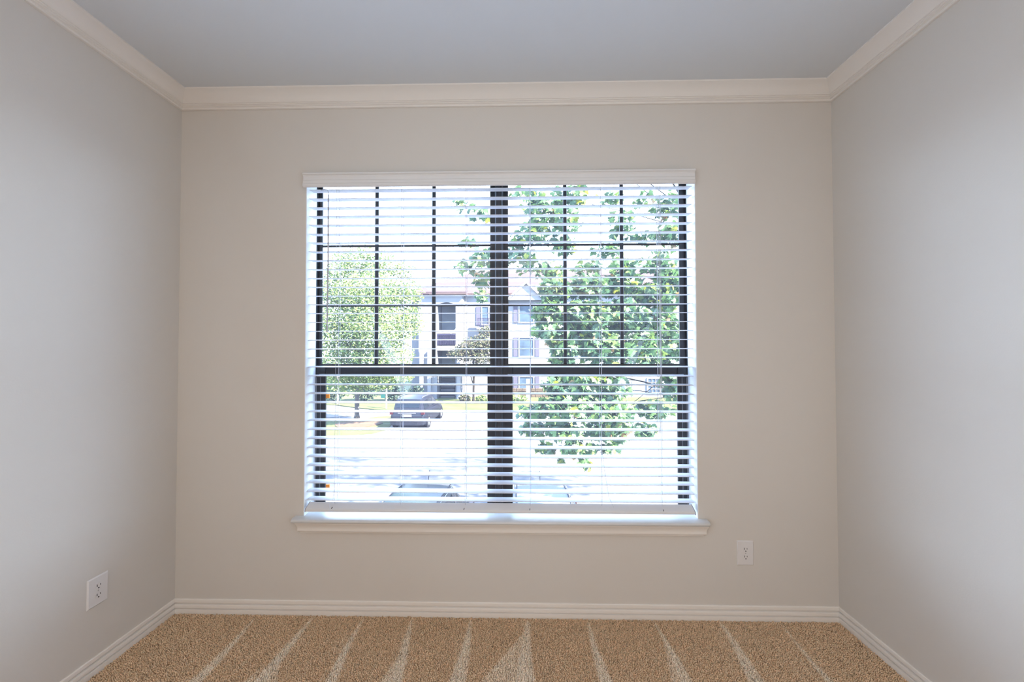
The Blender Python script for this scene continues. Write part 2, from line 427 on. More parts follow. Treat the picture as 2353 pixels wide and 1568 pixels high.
def window(name, x0, x1, lab, stick):
    t = thing(name, lab, None, ((x0+x1)/2, FY0+.03, ZB), kind='structure')
    cx = (x0+x1)/2

    def L(mb):
        mb.v = [(v[0]-cx, v[1]-(FY0+.03), v[2]-ZB) for v in mb.v]; return mb
    fw = .006
    yf, yb, lf, lb = FY0+.016, FY0+.026, FY0+.002, FY0+.014      # upper sash faces, lower sash faces
    sx0, sx1 = x0+fw, x1-fw
    if stick:
        ul, ur = at(742.5, 600, yb).x-sx0, sx1-at(1126, 600, yf).x
        ll, lr = at(749.5, 1000, lb).x-sx0, sx1-at(1120, 1000, lf).x
    else:
        ul, ur = at(1168, 600, yb).x-sx0, sx1-at(1559, 600, yb).x
        ll, lr = at(1178, 1000, lb).x-sx0, sx1-at(1556, 1000, lb).x
    ul, ur, ll, lr = [max(.006, q) for q in (ul, ur, ll, lr)]
    zr0, zr1 = 1.243, 1.306
    # outer frame
    m = MB()
    m.box(x0, x0+fw, FY0, FY0+.03, ZB, ZT); m.box(x1-fw, x1, FY0, FY0+.03, ZB, ZT)
    m.box(x0+fw, x1-fw, FY0, FY0+.03, ZT-.008, ZT); m.box(x0+fw, x1-fw, FY0, FY0+.03, ZB, ZB+.014)
    obj('window_frame', L(m), M['frame'], t)
    # upper sash (set back) with rails
    y0, y1 = yf, yb
    us = MB()
    us.box(sx0, sx0+ul, y0, y1, zr0+.01, ZT-.008); us.box(sx1-ur, sx1, y0, y1, zr0+.01, ZT-.008)
    us.box(sx0+ul, sx1-ur, y0, y1, ZT-.018, ZT-.008); us.box(sx0+ul, sx1-ur, y0, y1, zr0, zr1)
    U = obj('upper_sash', L(us), M['frame'], t)
    gx0, gx1 = sx0+ul, sx1-ur
    gz0, gz1 = zr1, ZT-.018
    mx = [at(p, 500, FY0+.02).x for p in ((866, 997) if stick else (1298, 1428))]
    mz = [1.634, 1.970]; hw = .0105
    for x in mx:
        obj('muntin', L(MB().bbox(x-hw, x+hw, FY0+.0165, FY0+.0255, gz0, gz1, .003)), M['frame'], U)
    ex = [gx0]+mx+[gx1]; ez = [gz0]+mz+[gz1]
    for z in mz:
        for i in range(3):
            obj('muntin', L(MB().bbox(ex[i]+(hw if i else 0), ex[i+1]-(hw if i < 2 else 0), FY0+.0175, FY0+.0250, z-.006, z+.006, .002)), M['frame'], U)
    for i in range(3):
        for k in range(3):
            obj('pane', L(MB().add([(ex[i], FY0+.021, ez[k]), (ex[i+1], FY0+.021, ez[k]), (ex[i+1], FY0+.021, ez[k+1]), (ex[i], FY0+.021, ez[k+1])], [(0, 1, 2, 3)])), M['glass'], U)
    # lower sash, in front, wider stiles
    y0, y1 = lf, lb
    ls = MB()
    lo0, lo1 = sx0, sx1
    ls.box(lo0, lo0+ll, y0, y1, ZB+.014, zr1-.016); ls.box(lo1-lr, lo1, y0, y1, ZB+.014, zr1-.016)
    ls.bbox(lo0+ll, lo1-lr, y0-.002, y1, zr0, zr1-.016, .004)
    ls.box(lo0+ll, lo1-lr, y0, y1, ZB+.010, ZB+.026)
    Lw = obj('lower_sash', L(ls), M['frame'], t)
    # pale balance tracks beside the lower sash
    for xx in ((lo0-.001,) if stick else (lo1-.003,)):
        obj('side_track', L(MB().box(xx, xx+.004, y0-.003, y0+.002, ZB+.014, zr0-.01)), M['track'], Lw)
    for xx in ((lo0+ll*.45,) if stick else (lo1-lr*.55,)):
        obj('sash_groove', L(MB().box(xx, xx+.0025, y0-.002, y0+.002, ZB+.05, zr0-.01)), M['track'], Lw)
    # lift lip on the meeting rail
    obj('finger_lip', L(MB().bbox(lo0+.02, lo1-.02, y0-.010, y0, zr0+.004, zr0+.009, .002)), M['track'], Lw)
    obj('sash_lock', L(MB().box(cx-.03, cx+.03, y0-.004, y1, zr1-.016, zr1-.008)), M['frame'], Lw)
    obj('pane', L(MB().add([(lo0+ll, FY0+.008, ZB+.026), (lo1-lr, FY0+.008, ZB+.026), (lo1-lr, FY0+.008, zr0), (lo0+ll, FY0+.008, zr0)], [(0, 1, 2, 3)])), M['glass'], Lw)
    if stick:
        for py in (911, 1118):
            p = at(753, py, FY0+.002)
            obj('orange_tag', L(MB().bbox(p.x-.010, p.x+.010, FY0-.0005, FY0+.006, p.z-.011, p.z+.011, .001)), M['orange'], Lw, label='small orange tab on the sash stile')
    return t


MX0, MX1 = -.138, -.096
window('window_1', OX0+.002, MX0-.001, 'left dark bronze window unit with a grid in its upper sash, street behind', True)
window('window_2', MX1+.001, OX1-.002, 'right dark bronze window unit with a grid in its upper sash, near tree behind', False)
w = MB().bbox(MX0, MX1, FY0-.012, FY0+.034, ZB, ZT, .006)
w.bbox(MX0+.013, MX1-.013, FY0-.014, FY0-.011, ZB, ZT, .001)
obj('trim_7', w, M['mull'], kind='structure', label='dark bronze mullion post between the two window units')

# ------------------------------------------------------------------ window blind
SX0, SX1 = -1.133, .905
B = thing('window_blind', 'white two inch horizontal slat blind hanging open across both windows', 'blind', (0, .035, SZ))


def LB(mb):
    mb.v = [(v[0], v[1]-.035, v[2]-SZ) for v in mb.v]; return mb


VAL = [(-.006, 2.311), (-.052, 2.311), (-.054, 2.307), (-.054, 2.302), (-.047, 2.298), (-.043, 2.292), (-.043, 2.276), (-.046, 2.272), (-.046, 2.258), (-.050, 2.254), (-.050, 2.243), (-.046, 2.238), (-.042, 2.236), (-.041, 2.300), (-.006, 2.300)]
vv = obj('valance', LB(MB().rows([[(SX0-.001, y, z) for y, z in VAL], [(SX1-.008, y, z) for y, z in VAL]], True)), M['valance'], B); auto_smooth(vv, 25)
obj('headrail', LB(MB().box(SX0+.002, SX1-.004, .006, .062, 2.286, 2.328)), M['blind'], B)

# one curved slat, shared mesh
SW = .050; hz = [2.246-.04762*i for i in range(32)]+[.7235, .6790, .6330, .5890]
TILT = math.radians(3.6)
sec = []
for k in range(7):
    u = -.5+k/6; sec.append((u*SW, .0016*(1-(2*u)**2)+.0013))
for k in range(6, -1, -1):
    u = -.5+k/6; sec.append((u*SW, .0016*(1-(2*u)**2)-.0013))
ct, s_t = math.cos(TILT), math.sin(TILT)
sl = MB().rows([[(x, y*ct-z*s_t*0, z+y*s_t) for y, z in sec] for x in (SX0, (SX0*2+SX1)/3, (SX0+SX1*2)/3, SX1)], True)
slm = sl.mesh('slat', M['blind'])
for p in slm.polygons: p.use_smooth = len(p.vertices) == 4
slm.set_sharp_from_angle(angle=math.radians(40))
YC = .037
for i, z in enumerate(hz):
    o = bpy.data.objects.new('slat', slm); COL.objects.link(o); o.parent = B
    cz = z+SW/2*s_t
    o.location = (0, YC-.035, cz-SZ)
    rr = random.uniform(-.006, .006); o.rotation_euler = (rr, random.uniform(-.0006, .0006), 0)
# bottom rail: wedge section, front edge dropped
br = [(-.018, .541), (-.0185, .5495), (-.0165, .5505), (-.0155, .5535), (-.012, .5565), (.030, .574), (.034, .572), (.036, .563), (.034, .558), (-.013, .541)]
rl = obj('bottom_rail', LB(MB().rows([[(x, y, z) for y, z in br] for x in (SX0+.012, SX1-.012)], True)), M['valance'], B); auto_smooth(rl, 40)
for x0_, x1_ in ((SX0+.008, SX0+.012), (SX1-.012, SX1-.008)):
    m = MB().rows([[(x, y*1.06-.001, (z-.556)*1.10+.556) for y, z in br] for x in (x0_, x1_)], True)
    obj('end_cap', LB(m), M['wand'], rl, label='grey end cap')
# ladder cords with rungs, plus lift cords
for k, px in enumerate((771, 921, 1069.5, 1218, 1382, 1520)):
    x = at(px, 800, YC-SW/2-.002).x
    yf, yb = YC-SW/2-.0015, YC+SW/2+.0015
    m = MB()
    m.tube([(x, yf, 2.26), (x+.0015, yf, 1.4), (x-.001, yf, .60), (x, yf+.01, .556)], .0008, 4)
    m.tube([(x, yb, 2.26), (x, yb, .575)], .0008, 4)
    for z in hz:
        m.tube([(x, yf, z-.0008), (x, yb, z+SW*s_t-.0008)], .0006, 3)
    obj('ladder_cord', LB(m), M['cord'], B)
    m = MB().tube([(x+.004, YC, 2.26), (x+.004, YC, .575)], .0011, 4)
    obj('lift_cord', LB(m), M['cord'], B)
    if k in (0, 2, 3, 5):
        xp = x-.004
        obj('cord_plug', LB(MB().tube([(xp, -.0165, .5575), (xp+.001, -.006, .5610)], .0016, 5)), M['slot'], B, label='dark cord hole on the bottom rail')
# hanging pull cords at the right, cord ends looped at the bottom
px_ = at(1511, 800, 0).x
for dx in (0, .010, .016):
    m = MB().tube([(px_+dx, .006, 2.262), (px_+dx+.001, .004, 1.9), (px_+dx*1.2, .003, 1.25), (px_+dx*1.1-.004, .006, .95)], .0010, 4)
    obj('pull_cord', LB(m), M['cord'], B)
m = MB(); p0 = at(767, 1120, .0)
m.tube([(p0.x, .008, .66), (p0.x-.004, .002, .60), (p0.x-.012, -.022, .575), (p0.x-.009, -.026, .553), (p0.x+.003, -.026, .5445), (p0.x+.013, -.023, .552)], .0009, 4)
obj('cord_end', LB(m), M['cord'], B)
p1 = at(1399, 1100, .0)
m = MB().tube([(p1.x-.045, .006, .95), (p1.x-.018, .004, .74), (p1.x, .002, .62), (p1.x+.02, -.02, .575)], .0009, 4)
obj('cord_end', LB(m), M['cord'], B)
# tilt wand with its hook
wp = at(753.5, 600, -.006)
zt = 2.238; zb = at(753, 764, -.006).z
hk = MB().tube([(wp.x-.045, .004, zt+.003), (wp.x-.02, -.004, zt+.003), (wp.x-.006, -.006, zt-.001), (wp.x, -.006, zt-.012), (wp.x, -.006, zt-.03)], .0022, 6)
wd = obj('tilt_wand', LB(MB().tube([(wp.x, -.006, zt-.026), (wp.x+.001, -.006, (zt+zb)/2), (wp.x-.002, -.006, zb)], .0040, 6)), M['wand'], B)
obj('hook', LB(hk), M['wand'], wd)

# ------------------------------------------------------------------ wall outlets


def outlet(label, loc, rz, W=.084, H=.124):
    t = thing('wall_outlet', label, 'outlet', loc, rz, group=None)
    obj('cover_plate', MB().bbox(-W/2, W/2, -.006, 0, -H/2, H/2, .004), M['plate'], t)
    for s in (-1, 1):
        cz = s*.0195
        pts = []
        for k in range(20):
            a = 2*PI*k/20; pts.append((max(-.0145, min(.0145, .0172*math.cos(a))), .0142*math.sin(a)))
        m = MB().rows([[(x, y, cz+z) for x, z in pts] for y in (-.0055, -.0078)], True)
        rc = obj('receptacle', m, M['plate'], t)
        d = MB(); d.box(-.0078, -.0052, -.0082, -.0070, cz-.001, cz+.0085)
        obj('slot', d, M['slot'], rc)
        d = MB(); d.box(.0054, .0078, -.0082, -.0070, cz+.0005, cz+.0075)
        obj('slot', d, M['slot'], rc)
        obj('ground_hole', MB().disc_cyl((0, -.0070, cz-.0078), (0, -1, 0), .0030, .0012, 10), M['slot'], rc)
    obj('screw', MB().disc_cyl((0, -.0055, 0), (0, -1, 0), .003, .001, 10), M['screw'], t)
    return t


outlet('white duplex outlet low on the window wall, right of the sill', (1.153, 0, .342), 0)
outlet('white duplex outlet low on the left wall, near the corner', (XL, -.388, .352), PI/2)

# ------------------------------------------------------------------ outdoors: ground
GZ = -3.0


def flat(name, pts, z, m, label, thick=.05):
    n = len(pts); mb = MB()
    mb.add([(p[0], p[1], z) for p in pts]+[(p[0], p[1], z-thick) for p in pts],
           [tuple(range(n)), tuple(range(2*n-1, n-1, -1))]+[(i, i+n, (i+1) % n+n, (i+1) % n) for i in range(n)])
    return obj(name, mb, m, kind='structure', label=label)


flat('street', [(-90, .6), (60, .6), (60, 120), (-90, 120)], GZ, M['road'], 'sunlit pale concrete street below the window', .3)


def gpx(lst, z=GZ):
    return [tuple(gr(px, py, z))[:2] for px, py in lst]


# back lawn in front of the building
lawn = [(-40, 60), (-40, 36)] + gpx([(700, 930), (770, 932), (815, 938), (860, 943), (905, 944), (1000, 946), (1120, 945), (1250, 944), (1420, 942)]) + [(40, 26.5), (40, 60)]
flat('lawn', lawn, GZ+.06, M['grass'], 'sunlit yellow green lawn in front of the apartment building', .08)
isl = gpx([(640, 975), (700, 972), (770, 970), (830, 965), (868, 960), (900, 958), (912, 962), (905, 975), (885, 992), (855, 1000), (800, 1003), (740, 1004), (640, 1003)])
flat('lawn', isl, GZ+.06, M['grass'], 'curved green lawn island around the left tree, beside the parked SUV', .08)
curb = gpx([(640, 972), (700, 969), (770, 967), (830, 962), (868, 957), (900, 955), (918, 959), (912, 975), (895, 995), (860, 1005), (800, 1009), (740, 1010), (640, 1009)])
flat('curb', curb, GZ+.045, M['walk'], 'pale concrete curb edging the lawn island', .08)
flat('sidewalk', gpx([(640, 938), (740, 940), (800, 950), (860, 948), (1120, 949), (1430, 946), (1430, 951), (1120, 954), (860, 953), (800, 958), (700, 964), (640, 966)]), GZ+.03, M['walk'], 'pale concrete sidewalk curving past the left tree', .06)
mc = gr(822, 978); pts = [(mc.x+1.3*math.cos(a)*(1+.1*math.sin(3*a)), mc.y+1.1*math.sin(a)) for a in [2*PI*k/20 for k in range(20)]]
flat('mulch_bed', pts, GZ+.085, M['mulch'], 'orange brown mulch ring around the left tree trunk', .04)

# ------------------------------------------------------------------ foliage helpers
MAPLE = [(0, -.04), (.10, .02), (.30, -.10), (.27, .06), (.52, .10), (.40, .22), (.56, .42), (.36, .40), (.30, .52), (.22, .46), (.20, .66), (.10, .72), (0, 1.0)]
MAPLE = MAPLE+[(-x, y) for x, y in MAPLE[-2:0:-1]]
NM = len(MAPLE)


def leaf_template():
    vs = [(0, .35, .0)]
    for x, y in MAPLE:
        vs.append((x, y, -.28*abs(x)-.12*(y-.35)**2))
    vs = np.array(vs); vs[:, 1] -= .1
    fs = [(0, 1+i, 1+(i+1) % NM) for i in range(NM)]
    return vs, np.array(fs)


LV, LF = leaf_template()


def rot_mats(n, droop=.5):
    """random leaf orientations: blades hang outward and down"""
    az = rng.uniform(0, 2*PI, n); tilt = rng.normal(droop, .45, n); roll = rng.normal(0, .6, n)
    ms = np.zeros((n, 3, 3))
    for i in range(n):
        ms[i] = np.array(Euler((-tilt[i], roll[i], az[i]), 'XYZ').to_matrix())
    return ms


def tint_pick(n, palette, jit=.12):
    pal = np.array([p[:3] for p in palette]); w_ = np.array([p[3] for p in palette]); w_ = w_/w_.sum()
    c = pal[rng.choice(len(pal), n, p=w_)]*rng.normal(1, jit, n)[:, None]
    return np.clip(c, .002, .95)


def leaves_mesh(name, P, size, R3, cols, m, tv=LV, tf=LF):
    n = len(P); V = np.einsum('nij,vj->nvi', R3, tv)*size[:, None, None]+P[:, None, :]
    C = np.ones((n, len(tv), 4)); C[:, :, :3] = cols[:, None, :]
    loops = (tf[None]+(np.arange(n)*len(tv))[:, None, None]).reshape(-1)
    return np_mesh(name, V, loops, tf.shape[1], C.reshape(-1, 4), m)


def blob_points(blobs, scale=1.):
    P = []
    for (cx, cy, cz, rx, ry, rz, cnt) in blobs:
        k = max(1, int(cnt*scale)); d = rng.normal(size=(k, 3)); d /= np.linalg.norm(d, axis=1)[:, None]
        rr = rng.random(k)**(1/2.2)
        P.append(np.array([cx, cy, cz])+d*rr[:, None]*np.array([rx, ry, rz]))
    return np.concatenate(P)


# ------------------------------------------------------------------ near tree with broad leaves (right)
nb = []       # (px, py, Y, radius px horizontal, radius px vertical, leaves)
for row in [
    (1060, 470, 5.2, 26, 14, 10), (1100, 490, 5.0, 30, 18, 14), (1075, 555, 5.2, 24, 12, 8), (1115, 590, 5.0, 34, 22, 22), (1070, 610, 5.3, 36, 12, 14), (1110, 640, 5.2, 22, 24, 12), (1108, 680, 5.0, 18, 20, 8),
    (1205, 600, 5.0, 40, 30, 26), (1190, 560, 5.2, 34, 26, 22), (1245, 470, 4.8, 50, 32, 60), (1235, 530, 4.8, 50, 30, 46), (1205, 445, 5.2, 36, 16, 10), (1310, 450, 5.0, 46, 26, 46),
    (1300, 505, 4.7, 40, 30, 42), (1290, 560, 5.0, 38, 24, 26), (1400, 455, 5.2, 36, 16, 14), (1425, 520, 5.0, 34, 44, 36), (1400, 575, 5.0, 40, 20, 22), (1530, 470, 5.0, 40, 32, 40), (1480, 460, 5.6, 36, 16, 12),
    (1540, 540, 5.0, 34, 36, 36), (1480, 545, 5.2, 30, 16, 12), (1515, 600, 5.0, 36, 26, 32), (1440, 610, 4.9, 46, 22, 36), (1350, 615, 5.0, 40, 18, 22), (1265, 625, 5.0, 40, 24, 34), (1540, 640, 5, 40, 30, 46),
    (1275, 665, 4.6, 40, 26, 60), (1350, 660, 4.8, 56, 30, 80), (1430, 655, 5.0, 60, 28, 70), (1510, 680, 5.0, 56, 34, 90), (1265, 715, 4.5, 44, 30, 80), (1340, 725, 4.6, 60, 40, 130), (1430, 725, 4.8, 64, 42, 130), (1520, 740, 5.0, 50, 44, 110),
    (1250, 755, 4.4, 32, 18, 40), (1300, 785, 4.6, 44, 34, 90), (1380, 795, 4.6, 60, 44, 150), (1470, 800, 4.8, 60, 44, 140), (1545, 810, 5.0, 40, 44, 90), (1290, 830, 4.6, 30, 22, 44),
    (1320, 875, 4.5, 66, 34, 120), (1400, 885, 4.7, 44, 40, 90), (1545, 880, 5.0, 32, 44, 60), (1270, 890, 4.5, 24, 22, 26), (1300, 930, 4.4, 66, 30, 110), (1390, 945, 4.6, 70, 34, 110), (1500, 938, 5.2, 50, 20, 44), (1225, 945, 4.6, 36, 20, 34),
    (1225, 985, 4.6, 40, 18, 34), (1300, 985, 4.5, 54, 28, 74), (1400, 990, 4.6, 50, 26, 60), (1480, 985, 5.0, 30, 16, 20), (1330, 1030, 4.4, 40, 22, 36), (1255, 1030, 4.6, 30, 12, 12), (1395, 1030, 4.6, 40, 12, 16), (1285, 1058, 4.6, 16, 8, 5), (1345, 1066, 4.3, 20, 12, 9),
    # crown beyond the window edge and above it
    (1620, 500, 5.4, 60, 80, 90), (1640, 680, 5.4, 60, 80, 120), (1640, 860, 5.4, 60, 70, 100), (1300, 330, 6.0, 90, 50, 110), (1450, 300, 6.5, 110, 60, 160), (1600, 320, 6.5, 90, 80, 130), (1400, 160, 7.0, 160, 80, 200), (1650, 120, 7.5, 130, 120, 200), (1250, 230, 7.2, 80, 60, 70),
    (1800, 600, 6.0, 110, 120, 200), (1800, 300, 6.5, 130, 120, 240), (2050, 480, 7.0, 130, 130, 200), (2000, 200, 7.5, 150, 120, 220), (1850, 820, 6.2, 90, 60, 110), (2150, 330, 6.5, 120, 120, 160),
]:
    px, py, Y, rx, ry, cnt = row
    c = at(px, py, Y); k = (Y+CAM_D)/FPX
    nb.append((c.x, c.y, c.z, rx*k, rx*k*.9, ry*k, cnt))
nb = [(*b_[:6], b_[6]*(1.45 if 1.9 < b_[2] < 2.7 else 1)) for b_ in nb]
P = blob_points(nb, 2.6)
pxs = np.array([pix(p) for p in P])
n = len(P); size = rng.uniform(.095, .165, n)
R3 = rot_mats(n, .75)
PAL = [(.16, .30, .13, 4), (.20, .37, .14, 3), (.12, .24, .15, 3), (.30, .44, .12, 1.6), (.22, .33, .22, 1.6), (.52, .56, .08, .45), (.55, .30, .12, .12), (.42, .30, .20, .15)]
PAL = [(a*.30, b*.31, c*.27, w_) for a, b, c, w_ in PAL]
cols = tint_pick(n, PAL)
TX, TY = 4.4, 6.6
near = thing('broadleaf_tree', 'large near tree with big lobed leaves filling the right window', 'tree', (TX, TY, GZ))


def LN(mb, org):
    mb.v = [(v[0]-org[0], v[1]-org[1], v[2]-org[2]) for v in mb.v]; return mb


org = (TX, TY, GZ)
obj('trunk', LN(MB().tube([(TX, TY, GZ-.05), (TX+.05, TY, GZ+.4), (TX-.05, TY, -.6), (TX-.1, TY-.1, 1.4), (TX-.2, TY-.1, 3.6), (TX-.5, TY, 6.2)], [.30, .2, .17, .14, .10, .05], 10), org), M['bark'], near, smooth=True)
hubs = [(4.2, 6.5, .2), (4.25, 6.5, 1.4), (4.2, 6.5, 2.6), (4.1, 6.5, 3.8)]
order = sorted(range(len(nb)), key=lambda i: -nb[i][6])
for q, i in enumerate(order):
    c = Vector(nb[i][:3]); h = min((Vector(h) for h in hubs), key=lambda h: (h-c).length+max(0, h.z-c.z)*.4)
    mid = (h+c)/2+Vector((0, 0, .25+.1*(q % 3)))
    if nb[i][6] < 60:
        continue
    r0 = .020 if nb[i][6] > 110 else .011
    wob = lambda k: Vector((.09*math.sin(q*1.7+k), .09*math.cos(q*2.3+k), .12*math.sin(q*3.1+k*1.4)))
    pts = [h]+[h.lerp(mid, t)+wob(t*3) for t in (.35, .7)]+[mid.lerp(c, t)+wob(2+t*3)*.8 for t in (.15, .5, .8)]+[c]
    obj('branch', LN(MB().tube(pts, [r0*1.6, r0*1.2, r0, r0*.7, r0*.5, r0*.3, .002], 5), org), M['bark'], near, smooth=True)
# nearest leaves in view are individual parts; eight tinted blade meshes shared among them
vis = [i for i in range(n) if 1040 < pxs[i][0] < 1565 and 425 < pxs[i][1] < 1150]
vis.sort(key=lambda i: pxs[i][2]/size[i])
solo = vis[:290]; ss = set(solo)
blade = []
for k in range(12):
    c_ = np.ones((len(LV), 4)); c_[:, :3] = tint_pick(1, PAL[:6], .1)[0] if k < 9 else np.array([(.09, .10, .012), (.055, .085, .018), (.08, .045, .02)][k-9])
    blade.append(np_mesh('leaf', LV, LF.reshape(-1), 3, c_, M['leaf']))
for q, i in enumerate(solo):
    o = bpy.data.objects.new('leaf', blade[q % 9 if q % 24 else 9+(q//24) % 3]); COL.objects.link(o); o.parent = near
    mm = Matrix([list(R3[i][r_]*size[i])+[P[i][r_]-org[r_]] for r_ in range(3)]+[[0, 0, 0, 1]])
    o.matrix_local = mm
rest = [i for i in range(n) if i not in ss]
o = obj('foliage', leaves_mesh('foliage', P[rest]-np.array(org), size[rest], R3[rest], cols[rest], M['leaf']), None, near, kind='stuff')

# ------------------------------------------------------------------ small-leaf plants
QV = np.array([(0, -.5, 0), (.28, -.05, -.08), (0, .6, 0), (-.28, -.05, -.08), (0, 0, .05)]); QF = np.array([(0, 1, 4), (1, 2, 4), (2, 3, 4), (3, 0, 4)])


def bush_tree(name, label, cat, base, blobs, pal, sz, m_bark, trunk_r, top, group=None, scale=3.2, limbs=6):
    t = thing(name, label, cat, base, group=group)
    P = blob_points(blobs, scale); k = len(P)
    s_ = rng.uniform(sz*.7, sz*1.3, k)
    obj('foliage', leaves_mesh('foliage', P-np.array(base), s_, rot_mats(k, .5), tint_pick(k, pal), M['leaf_small'], QV, QF), None, t, kind='stuff')
    if trunk_r:
        bx, by, bz = base
        obj('trunk', LN(MB().tube([(bx, by, bz-.05), (bx, by, bz+.3), (bx+.03, by, bz+(top-bz)*.5), (bx, by, top)], [trunk_r*1.5, trunk_r, trunk_r*.85, trunk_r*.3], 8), base), m_bark, t, smooth=True)
        for q in range(limbs):
            b_ = blobs[q % len(blobs)]; z0 = bz+(top-bz)*(.25+.09*q)
            obj('branch', LN(MB().tube([(bx, by, z0), ((bx+b_[0])/2, (by+b_[1])/2, (z0+b_[2])/2+.3), b_[:3]], [trunk_r*.5, trunk_r*.35, trunk_r*.1], 5), base), m_bark, t, smooth=True)
    return t


LIME = [(.46, .60, .16, 3), (.34, .50, .16, 3), (.60, .68, .24, 2), (.30, .44, .24, 1.5), (.72, .70, .28, .6)]
BLUEG = [(.18, .32, .24, 3), (.26, .38, .28, 2), (.36, .48, .30, 1), (.14, .26, .22, 2)]
OLIVE = [(.44, .44, .22, 3), (.52, .40, .28, 2), (.34, .40, .18, 2), (.60, .56, .36, 1)]

LIME, BLUEG, OLIVE = [[(a*f, b*f, c*f, w_) for a, b, c, w_ in q] for q, f in ((LIME, .33), (BLUEG, .15), (OLIVE, .15))]
b0 = gr(820, 964)
bl = []
for px, py, Y, rx, ry, cnt in [(800, 615, 20, 50, 42, 500), (870, 610, 20.5, 50, 36, 420), (925, 620, 21, 34, 24, 120), (770, 670, 20, 60, 50, 800), (850, 680, 19.5, 80, 56, 1500), (930, 675, 20, 46, 40, 420),
                               (780, 750, 19.5, 70, 56, 1300), (870, 750, 19, 80, 60, 1600), (940, 740, 20, 40, 44, 420), (790, 820, 19.5, 60, 50, 900), (880, 815, 19.5, 74, 40, 1000), (800, 880, 20, 60, 30, 500), (870, 875, 20, 50, 26, 420), (700, 760, 20, 60, 120, 700), (925, 868, 20, 26, 12, 90), (835, 580, 20, 50, 18, 120)]:
    c = at(px, py, Y); k = (Y+CAM_D)/FPX; bl.append((c.x, c.y, c.z, rx*k, rx*k*.9, ry*k, cnt))
bush_tree('shade_tree', 'lime green tree on the lawn island, seen through the left window', 'tree', (b0.x, b0.y, GZ), bl, LIME, .15, M['palebark'], .15, 6.0)
b1 = gr(1088, 926); bl = []
for px, py, Y, rx, ry, cnt in [(1085, 800, b1.y, 40, 26, 420), (1060, 815, b1.y, 34, 18, 200), (1112, 790, b1.y, 30, 26, 260), (1118, 760, b1.y, 20, 14, 60), (1105, 822, b1.y, 40, 18, 220), (1140, 800, b1.y, 30, 30, 200)]:
    c = at(px, py, Y); k = (Y+CAM_D)/FPX; bl.append((c.x, c.y, c.z, rx*k, rx*k*.8, ry*k, cnt))
bush_tree('ornamental_tree', 'small olive and russet tree in front of the stair tower', 'tree', (b1.x, b1.y, GZ), bl, OLIVE, .19, M['bark'], .09, 1.2)
# shrubs at the back edge of the lawn
for px, py, rx, ry, cnt, pal, lab in [
    (768, 880, 30, 26, 380, BLUEG, 'blue green shrub behind the lawn, leftmost through the window'), (838, 886, 32, 20, 360, BLUEG, 'dark shrub behind the trunk of the left tree'),
    (905, 888, 30, 16, 320, BLUEG, 'low dark hedge shrub behind the teal sign'), (958, 896, 16, 13, 170, BLUEG, 'small dark shrub left of the building stairs'),
    (1068, 918, 15, 9, 130, OLIVE, 'low russet shrub right of the building stairs'), (1108, 920, 15, 9, 130, LIME, 'low lime shrub left of the window mullion'),
    (1190, 925, 22, 11, 150, LIME, 'low lime shrub under the shuttered windows')]:
    Y = 30.2; c = at(px, py, Y); k = (Y+CAM_D)/FPX
    low = c.z-ry*k
    cz = c.z
    base = (c.x, c.y, GZ+.05)
    hz_ = max(.3, (cz+ry*k-GZ)/2)
    bush_tree('shrub', lab, 'shrub', base, [(c.x, c.y, GZ+hz_, rx*k, rx*k*.7, hz_, cnt)], pal, .2, M['bark'], .04, GZ+hz_, limbs=2)

# ------------------------------------------------------------------ apartment building
BY = 33.0
bc = gr(1100, 905)
bt = thing('apartment_building', 'white three storey apartment building with red roof and stair tower', 'building', (-4, BY, GZ))
bo = (-4, BY, GZ)


def PB(px, py, Y=BY):
    return at(px, py, Y)


def bpart(name, mb, m, parent=bt, label=None, kind=None):
    return obj(name, LN(mb, bo), m, parent, label=label, kind=kind)


def pbox(x0p, x1p, y0p, y1p, Y0, Y1):
    a = PB(x0p, y1p, Y0); b = PB(x1p, y0p, Y0); return MB().box(a.x, b.x, Y0, Y1, a.z, b.z)


ez = PB(1100, 676).z                                          # eave height
# main block (right of the tower) and left wing
a = PB(1050, 800).x
m = MB().box(a, 26, BY, BY+12, GZ-.1, ez); bpart('wall', m, M['stucco'])
m = MB().box(PB(935, 800).x, a, BY+1.6, BY+12, GZ-.1, ez); bpart('wall', m, M['stucco'])
# stair tower made of piers and bands around real openings
TYf = BY-1.2; T0, T1 = PB(962, 800, TYf).x, PB(1062, 800, TYf).x
o0, o1 = PB(1004, 800, TYf).x, PB(1047, 800, TYf).x
zz = lambda py: PB(1025, py, TYf).z
m = MB()
m.box(T0, o0, TYf, BY+1.6, GZ-.1, ez); bpart('tower_pier', m, M['stucco'])
m = MB().box(o1, T1, TYf, BY+1.6, GZ-.1, ez); bpart('tower_pier', m, M['stucco'])
for ya, yb in ((676, 703), (759, 767), (795, 806)):
    m = MB()
    if ya == 676:
        zc_, zh = zz(706), zz(695); cx_ = (o0+o1)/2; hw_ = (o1-o0)/2; N = 12
        top = [(o0+(o1-o0)*k/N, zz(676)) for k in range(N+1)]
        bot = [(cx_-hw_*math.cos(PI*k/N), zc_+(zh-zc_)*math.sin(PI*k/N)) for k in range(N+1)]
        m.rows([[(x, TYf, z) for x, z in top], [(x, TYf, z) for x, z in bot], [(x, TYf+.4, z) for x, z in bot], [(x, TYf+.4, z) for x, z in top]])
        bpart('arch', m, M['stucco'])
    else:
        m.box(o0, o1, TYf+.02, BY+1, zz(yb), zz(ya)); bpart('landing', m, M['btrim'])
m = MB().box(o0-.02, o1+.02, BY+1.0, BY+1.3, GZ, ez-.3); bpart('stairwell_wall', m, M['recess'])
m = MB()
for k in range(18):
    x = o0+(o1-o0)*(k+.5)/18; m.box(x-.02, x+.02, TYf+.02, TYf+.06, zz(793), zz(770))
